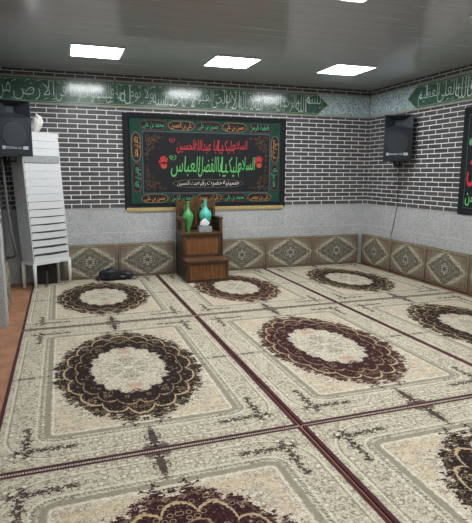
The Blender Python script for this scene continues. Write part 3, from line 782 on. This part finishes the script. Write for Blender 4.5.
for sx in (-1, 1):
    bm = bmesh.new(); xa, xb = sorted((sx * hw, sx * (hw - .022)))
    box(bm, xa, xb, .022, Y1s, .0, .305, .003); box(bm, xa, xb, Y1s + .0, Y2s, .0, .685, .003)
    xa, xb = sorted((sx * (hw + .004), sx * hw))
    for a in ((.022, Y2s, 0, .05), (.022, .07, .05, .305), (Y2s - .05, Y2s, .05, .685), (Y1s, Y1s + .045, .305, .685)): box(bm, xa, xb, *a)
    finish(bm, 'side_panel', M_w3, mb)
    # arms: post, rail and turned spindles
    xc = sx * (hw - .022)
    bm = bmesh.new(); box(bm, xc - .022, xc + .022, Y1s - .01, Y1s + .035, .715, .915, .004); finish(bm, 'arm_post', M_w1, mb)
    bm = bmesh.new(); box(bm, xc - .03, xc + .03, Y1s - .03, Y2s - .03, .915, .945, .006); finish(bm, 'arm_rail', M_w1, mb)
    bm = bmesh.new()
    box(bm, xc - .012, xc + .012, Y1s + .035, Y2s - .04, .715, .745); box(bm, xc - .012, xc + .012, Y1s + .035, Y2s - .04, .885, .915)
    for k in range(7):
        yy = Y1s + .06 + k * .05
        lathe(bm, [(.008, .745), (.014, .775), (.007, .80), (.016, .83), (.007, .86), (.009, .885)], 8, (xc, yy, 0))
        for q in range(2): box(bm, xc - .008, xc + .008, yy - .022, yy + .022, .785 + q * .055, .797 + q * .055)
    finish(bm, 'arm_lattice', M_w3, mb)
    bm = bmesh.new(); xc = sx * (hw - .024); box(bm, xc - .024, xc + .024, Y2s - .045, Y2s, .715, 1.215, .004)
    lathe(bm, [(.02, 1.215), (.012, 1.228), (.021, 1.245), (.016, 1.262), (.003, 1.272)], 12, (xc, Y2s - .022, 0)); finish(bm, 'back_post', M_w1, mb)
bm = bmesh.new(); P = [(-hw + .05, 1.06), (hw - .05, 1.06)]
n = 28
for k in range(n + 1):
    u = 1 - 2 * k / n; x = u * (hw - .05); z = 1.165 + .085 * max(0, 1 - (abs(u) / .42) ** 2.2) + .028 * math.exp(-((abs(u) - .72) / .14) ** 2)
    P.append((x, z))
plate(bm, P, Y2s - .034, Y2s - .010); 
for k, cx in enumerate((-.14, 0, .14)):
    ribbon(bm, spiral(cx, 1.125, .035, k, 1.5), .008, Y2s - .040, Y2s - .034)
finish(bm, 'crest_rail', M_w1, mb)
bm = bmesh.new()
box(bm, -hw + .05, hw - .05, Y2s - .035, Y2s - .012, .76, .79); box(bm, -.022, .022, Y2s - .035, Y2s - .012, .79, 1.06)
for k in range(11):
    x = -hw + .08 + k * (2 * hw - .16) / 10
    lathe(bm, [(.007, .79), (.012, .84), (.006, .88), (.014, .925), (.006, .97), (.012, 1.01), (.007, 1.06)], 8, (x, Y2s - .026, 0))
for z in (.86, .92, .98): box(bm, -hw + .05, hw - .05, Y2s - .030, Y2s - .020, z, z + .01)
finish(bm, 'back_lattice', M_w1, mb)
bm = bmesh.new(); box(bm, -hw + .05, hw - .05, Y2s - .012, Y2s - .006, .716, 1.06); finish(bm, 'back_board', M_w3, mb)

# vases, tissue box
def vase(name, label, loc, h, r, mat, a):
    t = thing(name, label, 'vase', loc, a)
    k = h
    bm = bmesh.new(); lathe(bm, [(.33 * r, 0), (.40 * r, .005 * k), (.34 * r, .04 * k), (.50 * r, .16 * k), (.80 * r, .32 * k), (.98 * r, .45 * k), (1.0 * r, .52 * k), (.90 * r, .60 * k), (.62 * r, .67 * k), (.34 * r, .73 * k), (.24 * r, .80 * k), (.22 * r, .92 * k), (.30 * r, .985 * k), (.30 * r, k), (.18 * r, k), (.15 * r, .9 * k)], 28)
    finish(bm, 'body', mat, t, smooth=False)
    bm = bmesh.new(); P = [(-(.22 * r) - .045 * math.sin(PI * q / 10), 0, k * (.70 + .17 * q / 10)) for q in range(11)]; P[0] = (-.5 * r, 0, .69 * k)
    tube(bm, P, .007, 6); finish(bm, 'handle', mat, t)
M_vg = plain('green_glass', S(74, 156, 90), .22, var=.1); M_vt = plain('turquoise_glass', S(84, 188, 166), .2, var=.06)
vase('green_vase', 'leaf green long-necked vase on the left of the pulpit seat', (1.822, 7.60, .715), .475, .082, M_vg, .2)
vase('turquoise_vase', 'turquoise long-necked vase on the pulpit seat behind the tissue box', (2.148, 7.775, .715), .49, .098, M_vt, 0)
t = thing('tissue_box', 'grey tissue box with a white tissue on the front of the pulpit seat', 'tissue box', (2.085, 7.60, .715), .0)
bm = bmesh.new(); box(bm, -.105, .105, -.055, .055, 0, .085, .006); finish(bm, 'carton', plain('grey_carton', S(140, 146, 148), .5), t)
bm = bmesh.new(); box(bm, -.045, .045, -.02, .02, .085, .0865); finish(bm, 'slot', plain('dark_slot', S(70, 72, 74), .6), t)
bm = bmesh.new(); bmesh.ops.create_icosphere(bm, subdivisions=4, radius=1)
for v in bm.verts:
    d = 1 + noise.noise(v.co * 2.5 + Vector((4, 1, 2))) * .5 + noise.noise(v.co * 7) * .15
    v.co = Vector((v.co.x * .06 * (1 - .25 * v.co.z), v.co.y * .035, v.co.z * .05 + .045)) * d; v.co.z = max(v.co.z, 0) + .0865
finish(bm, 'tissue', plain('white_tissue', S(232, 234, 234), .8, var=.03), t)

# black bag
bm = bmesh.new(); bmesh.ops.create_icosphere(bm, subdivisions=4, radius=1)
M1 = []
for v in bm.verts:
    c = v.co.copy(); d = 1 + noise.noise(c * 2.0 + Vector((9, 3, 1))) * .35 + noise.noise(c * 6) * .12
    v.co = Vector((c.x * .165 * d, c.y * .10 * d, max(c.z * .105 * d, -.085)))
tb = bmesh.new(); bmesh.ops.create_icosphere(tb, subdivisions=4, radius=1)
for v in tb.verts:
    c = v.co.copy(); d = 1 + noise.noise(c * 2.4 + Vector((2, 7, 5))) * .4 + noise.noise(c * 7) * .12
    v.co = Vector((.20 + c.x * .12 * d, -.01 + c.y * .08 * d, -.02 + max(c.z * .075 * d, -.064)))
merge(bm, tb)
for f in bm.faces: f.smooth = True
bag = thing('black_bag', 'crumpled black bag lying on the rug against the cushions, left of the pulpit', 'bag', (.66, 7.80, .085))
finish(bm, 'sack', plain('black_plastic', S(30, 32, 36), .45, .5, var=.1), bag)
bm = bmesh.new(); tube(bm, [(.28, -.03, -.03), (.36, -.05, -.01), (.40, -.06, -.05), (.34, -.07, -.077), (.28, -.05, -.06)], .006, 6); 
finish(bm, 'strap', M_bbox, bag)

# ------------------------------------------------------------------ camera
cam = bpy.data.cameras.new('camera'); co = bpy.data.objects.new('camera', cam); COL.objects.link(co)
r = Vector((0.94621319, -0.32353042, 0.00294335)); u = Vector((0.05221947, 0.16168897, 0.98545918)); w = Vector((0.31930194, 0.9323008, -0.16988683))
co.matrix_world = Matrix(((r.x, u.x, -w.x, 0), (r.y, u.y, -w.y, 0), (r.z, u.z, -w.z, 1.6), (0, 0, 0, 1)))
cam.sensor_fit = 'HORIZONTAL'; cam.sensor_width = 36; cam.lens = 506.865 * 36 / 472
sc.camera = co
wd = bpy.data.worlds.new('world'); sc.world = wd; wd.use_nodes = True
wd.node_tree.nodes['Background'].inputs[0].default_value = (.05, .05, .055, 1); wd.node_tree.nodes['Background'].inputs[1].default_value = .3
sc.view_settings.view_transform = 'Standard'; sc.view_settings.look = 'None'; sc.view_settings.gamma = 1; sc.view_settings.use_curve_mapping = False
sc.view_settings.exposure = 0.0
